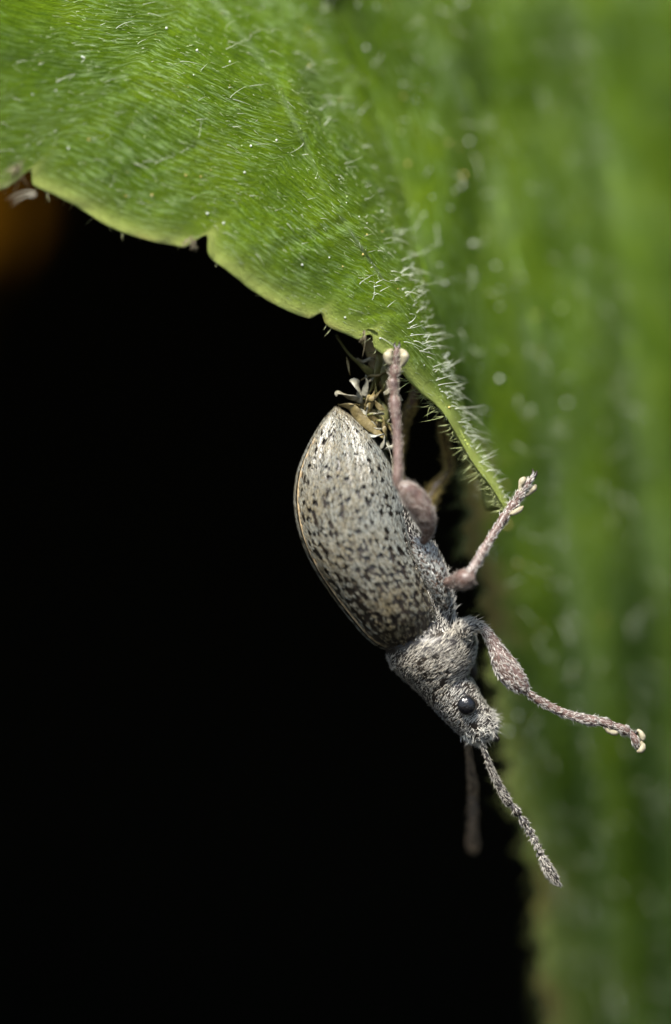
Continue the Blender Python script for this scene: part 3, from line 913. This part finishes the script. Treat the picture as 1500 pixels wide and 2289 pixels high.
# hind leg, this side
L1 = part_empty('leg', W); L1['label'] = 'pinkish brown hind leg reaching up to the leaf edge'
segment('thigh', [(946, 1212, -.50, 8), (956, 1190, -.64, 15), (950, 1155, -.78, 27), (930, 1120, -.88, 30), (912, 1098, -.94, 24), (900, 1086, -.97, 16), (895, 1078, -.98, 4)],
        M_BROWN, L1, 22, 46, (1000, .06, .0052, .12, (1, .25), (.56, .50, .44)))
segment('shin', [(892, 1094, -.97, 7), (888, 1074, -.96, 12), (890, 1040, -.92, 12), (889, 990, -.86, 11.5), (886, 940, -.80, 12), (882, 900, -.74, 15), (880, 885, -.72, 10)],
        M_BROWN, L1, 16, 46, (420, .06, .0048, .2, (1, .1), (.42, .36, .30)))
foot(L1, [[(881, 892, -.72, 8), (880, 874, -.70, 13), (878, 852, -.67, 15), (878, 846, -.66, 7)],
          [(879, 852, -.67, 8), (881, 836, -.65, 14), (883, 822, -.63, 16), (884, 812, -.62, 9)],
          [(884, 826, -.63, 9), (885, 808, -.64, 11), (886, 790, -.64, 8), (887, 778, -.63, 5)]],
     [[(876, 820, -.64, 3), (869, 808, -.66, 8), (867, 796, -.66, 11), (872, 786, -.64, 7), (878, 781, -.63, 2)],
      [(894, 820, -.62, 3), (902, 808, -.64, 8), (904, 796, -.64, 11), (899, 786, -.62, 7), (893, 781, -.61, 2)]],
     [[(885, 780, -.63, 4), (882, 771, -.60, 3), (884, 764, -.55, 1)], [(889, 780, -.62, 4), (893, 771, -.60, 3), (892, 764, -.55, 1)]], (.45, .40, .32))
# middle leg, this side: thigh seen nearly end on
L2 = part_empty('leg', W); L2['label'] = 'brown middle leg holding the tip of the leaf lobe'
segment('thigh', [(988, 1300, -.36, 10), (1004, 1302, -.50, 13), (1022, 1300, -.68, 20), (1040, 1294, -.86, 24), (1050, 1286, -.93, 17), (1054, 1280, -.95, 4)],
        M_BROWN, L2, 22, 36, (420, .06, .006, .25, (1, .2), (.40, .34, .30)))
segment('shin', [(1044, 1294, -.92, 7), (1052, 1278, -.90, 12), (1072, 1246, -.78, 12), (1095, 1206, -.62, 11), (1116, 1174, -.48, 11), (1128, 1156, -.40, 13), (1134, 1148, -.37, 7)],
        M_BROWN, L2, 16, 46, (420, .06, .0055, .2, (1, .1), silver))
foot(L2, [[(1130, 1154, -.39, 7), (1140, 1140, -.36, 12), (1150, 1126, -.34, 13), (1154, 1120, -.33, 6)],
          [(1150, 1126, -.34, 7), (1157, 1116, -.34, 11), (1165, 1104, -.34, 13), (1169, 1098, -.33, 6)],
          [(1166, 1104, -.34, 6), (1175, 1090, -.36, 7), (1184, 1076, -.37, 7), (1190, 1066, -.37, 5)]],
     [[(1164, 1100, -.36, 4), (1164, 1086, -.36, 6), (1168, 1075, -.36, 8), (1175, 1068, -.35, 4)],
      [(1174, 1108, -.33, 4), (1184, 1100, -.32, 6), (1193, 1091, -.32, 8), (1196, 1083, -.31, 4)],
      [(1134, 1150, -.40, 3), (1147, 1147, -.40, 6), (1160, 1140, -.40, 6), (1170, 1132, -.38, 2)]],
     [[(1189, 1068, -.37, 5), (1192, 1056, -.35, 3.5), (1190, 1048, -.30, 1)], [(1191, 1070, -.36, 5), (1198, 1060, -.34, 3.5), (1200, 1052, -.30, 1)]], silver)
# fore leg, this side, stretched out in the air
L3 = part_empty('leg', W); L3['label'] = 'silvery fore leg stretched out in the air with a cream foot pad'
segment('hip', [(1018, 1432, -.30, 10), (1034, 1408, -.36, 22), (1052, 1400, -.34, 17), (1074, 1402, -.30, 11), (1084, 1410, -.28, 5)],
        M_CUTICLE, L3, 16, 26, (420, .10, .0075, .35, (1, .3), (.62, .58, .5)))
segment('thigh', [(1064, 1396, -.30, 7), (1084, 1410, -.29, 12), (1104, 1440, -.28, 16), (1120, 1472, -.28, 25), (1138, 1502, -.29, 29), (1158, 1526, -.31, 24), (1172, 1540, -.32, 15), (1180, 1547, -.32, 5)],
        M_BROWN, L3, 22, 50, (1300, .07, .0058, .12, (1, .2), (.74, .70, .64)))
segment('shin', [(1166, 1540, -.32, 6), (1180, 1549, -.31, 9), (1214, 1571, -.29, 10.5), (1256, 1592, -.27, 11), (1300, 1606, -.25, 12), (1328, 1612, -.23, 14), (1340, 1614, -.22, 8)],
        M_BROWN, L3, 16, 46, (700, .06, .0056, .18, (1, .1), (.74, .70, .64)))
foot(L3, [[(1332, 1612, -.22, 7), (1348, 1614, -.21, 12), (1366, 1622, -.20, 13), (1372, 1626, -.20, 6)],
          [(1366, 1620, -.20, 7), (1382, 1626, -.19, 11), (1400, 1634, -.18, 14), (1408, 1640, -.18, 7)],
          [(1400, 1630, -.18, 6), (1414, 1644, -.18, 9), (1422, 1658, -.18, 10), (1424, 1670, -.17, 5)]],
     [[(1424, 1632, -.19, 4), (1433, 1639, -.19, 6), (1437, 1650, -.19, 7), (1434, 1657, -.18, 3)],
      [(1432, 1658, -.19, 4), (1437, 1666, -.19, 6), (1434, 1676, -.19, 7), (1424, 1681, -.18, 3)],
      [(1352, 1624, -.22, 3), (1362, 1634, -.22, 6), (1376, 1638, -.21, 6), (1384, 1636, -.2, 2)]],
     [[(1420, 1640, -.17, 5), (1428, 1632, -.15, 3.5), (1436, 1634, -.1, 1)], [(1424, 1668, -.16, 5), (1430, 1676, -.14, 3.5), (1438, 1680, -.1, 1)]], silver)
# legs of the other side, dark and bristly
darkc = (.46, .36, .12)
L4 = part_empty('leg', W); L4['label'] = 'dark bristly middle leg of the other side'
segment('thigh', [(930, 1190, .60, 10), (945, 1150, .72, 18), (962, 1110, .80, 16), (985, 1076, .84, 13), (1004, 1054, .86, 8)], M_AMBER, L4, 16, 36, (460, .11, .0062, .6, (1, .1), darkc))
segment('shin', [(1000, 1066, .86, 6), (1004, 1050, .86, 10), (1002, 1020, .82, 10), (996, 985, .76, 11), (990, 955, .7, 11), (988, 946, .7, 5)], M_AMBER, L4, 14, 36, (380, .11, .0062, .6, (1, .1), darkc))
L5 = part_empty('leg', W); L5['label'] = 'dark hind leg of the other side'
segment('thigh', [(925, 1200, .55, 10), (935, 1165, .68, 22), (925, 1125, .78, 24), (905, 1092, .82, 14), (898, 1080, .82, 5)], M_AMBER, L5, 16, 30)
segment('shin', [(896, 1088, .82, 6), (890, 1060, .80, 11), (893, 1010, .72, 11), (904, 950, .60, 12), (918, 912, .54, 14), (922, 902, .52, 7)], M_AMBER, L5, 14, 36, (420, .10, .0062, .6, (1, .1), darkc))
foot(L5, [[(918, 914, .53, 7), (924, 896, .50, 13), (930, 876, .46, 14), (932, 866, .44, 6)], [(929, 874, .45, 7), (934, 856, .40, 13), (938, 840, .36, 10), (940, 832, .34, 4)]], [], [], darkc)
L6 = part_empty('leg', W); L6['label'] = 'dark fore leg of the other side tucked behind the collar'
segment('thigh', [(1020, 1440, .55, 10), (1036, 1462, .62, 16), (1050, 1490, .68, 18), (1056, 1512, .70, 13), (1056, 1524, .70, 4)], M_CUTICLE, L6, 16, 26)
segment('shin', [(1056, 1518, .70, 6), (1046, 1516, .80, 10), (1010, 1490, 1.0, 10), (960, 1450, 1.2, 11), (940, 1432, 1.25, 5)], M_CUTICLE, L6, 12, 26)

# ---- antennae: scape, seven bead-like links, club
def antenna(base, links, club, d0, d1, hair_c, label, nh=1.0):
    A = part_empty('antenna', W); A['label'] = label
    n = len(base)
    segment('scape', [(x, y, d0 + (d1 - d0) * .4 * i / (n - 1), r) for i, (x, y, r) in enumerate(base)], M_CUTICLE, A, 14, 40, (int(460 * nh), .06, .0056, .2, (1, .15), hair_c))
    m = len(links) - 1
    for i in range(m):
        (x0, y0, r0), (x1, y1, r1) = links[i], links[i + 1]
        dd = d0 + (d1 - d0) * (.4 + .4 * i / m)
        dx, dy = x1 - x0, y1 - y0
        segment('link', [(x0, y0, dd, r0 * .45), (x0 + dx * .25, y0 + dy * .25, dd, r0 * .8), (x0 + dx * .65, y0 + dy * .65, dd, r0 * 1.2),
                         (x0 + dx * .9, y0 + dy * .9, dd, r0 * 1.05), (x0 + dx * 1.03, y0 + dy * 1.03, dd, r0 * .4)], M_CUTICLE, A, 12, 16,
                (int(70 * nh), .06, .0055, .42, (1, 0), hair_c))
    segment('club', [(x, y, d0 + (d1 - d0) * (.85 + .15 * i / (len(club) - 1)), r) for i, (x, y, r) in enumerate(club)], M_CUTICLE, A, 14, 26,
            (int(330 * nh), .06, .0058, .6, (1, 0), hair_c))
antenna([(1074, 1640, 5), (1078, 1660, 6), (1088, 1692, 7), (1102, 1728, 8.5), (1118, 1760, 10), (1132, 1785, 12), (1140, 1797, 9), (1143, 1800, 3)],
        [(1143, 1796, 9), (1162, 1823, 9), (1177, 1846, 8.5), (1189, 1866, 8), (1198, 1884, 8), (1204, 1898, 8), (1210, 1911, 8.5), (1216, 1924, 9)],
        [(1215, 1921, 6), (1220, 1932, 12), (1228, 1947, 14), (1238, 1963, 12), (1248, 1976, 6), (1253, 1982, .5)], -.10, -.15, (.62, .58, .50),
        'silvery elbowed antenna bending out over the green')
antenna([(1045, 1640, 5), (1046, 1662, 6), (1050, 1700, 7.5), (1054, 1735, 10), (1058, 1760, 12), (1059, 1772, 9), (1059, 1776, 3)],
        [(1059, 1772, 9), (1058, 1790, 9), (1058, 1805, 9), (1058, 1819, 9), (1057, 1832, 9), (1057, 1844, 9), (1057, 1856, 9.5), (1057, 1868, 10)],
        [(1057, 1865, 7), (1057, 1875, 13), (1057, 1886, 14), (1059, 1896, 10), (1061, 1903, .5)], .55, 1.9, (.46, .34, .22), 'brown antenna of the other side hanging straight down')
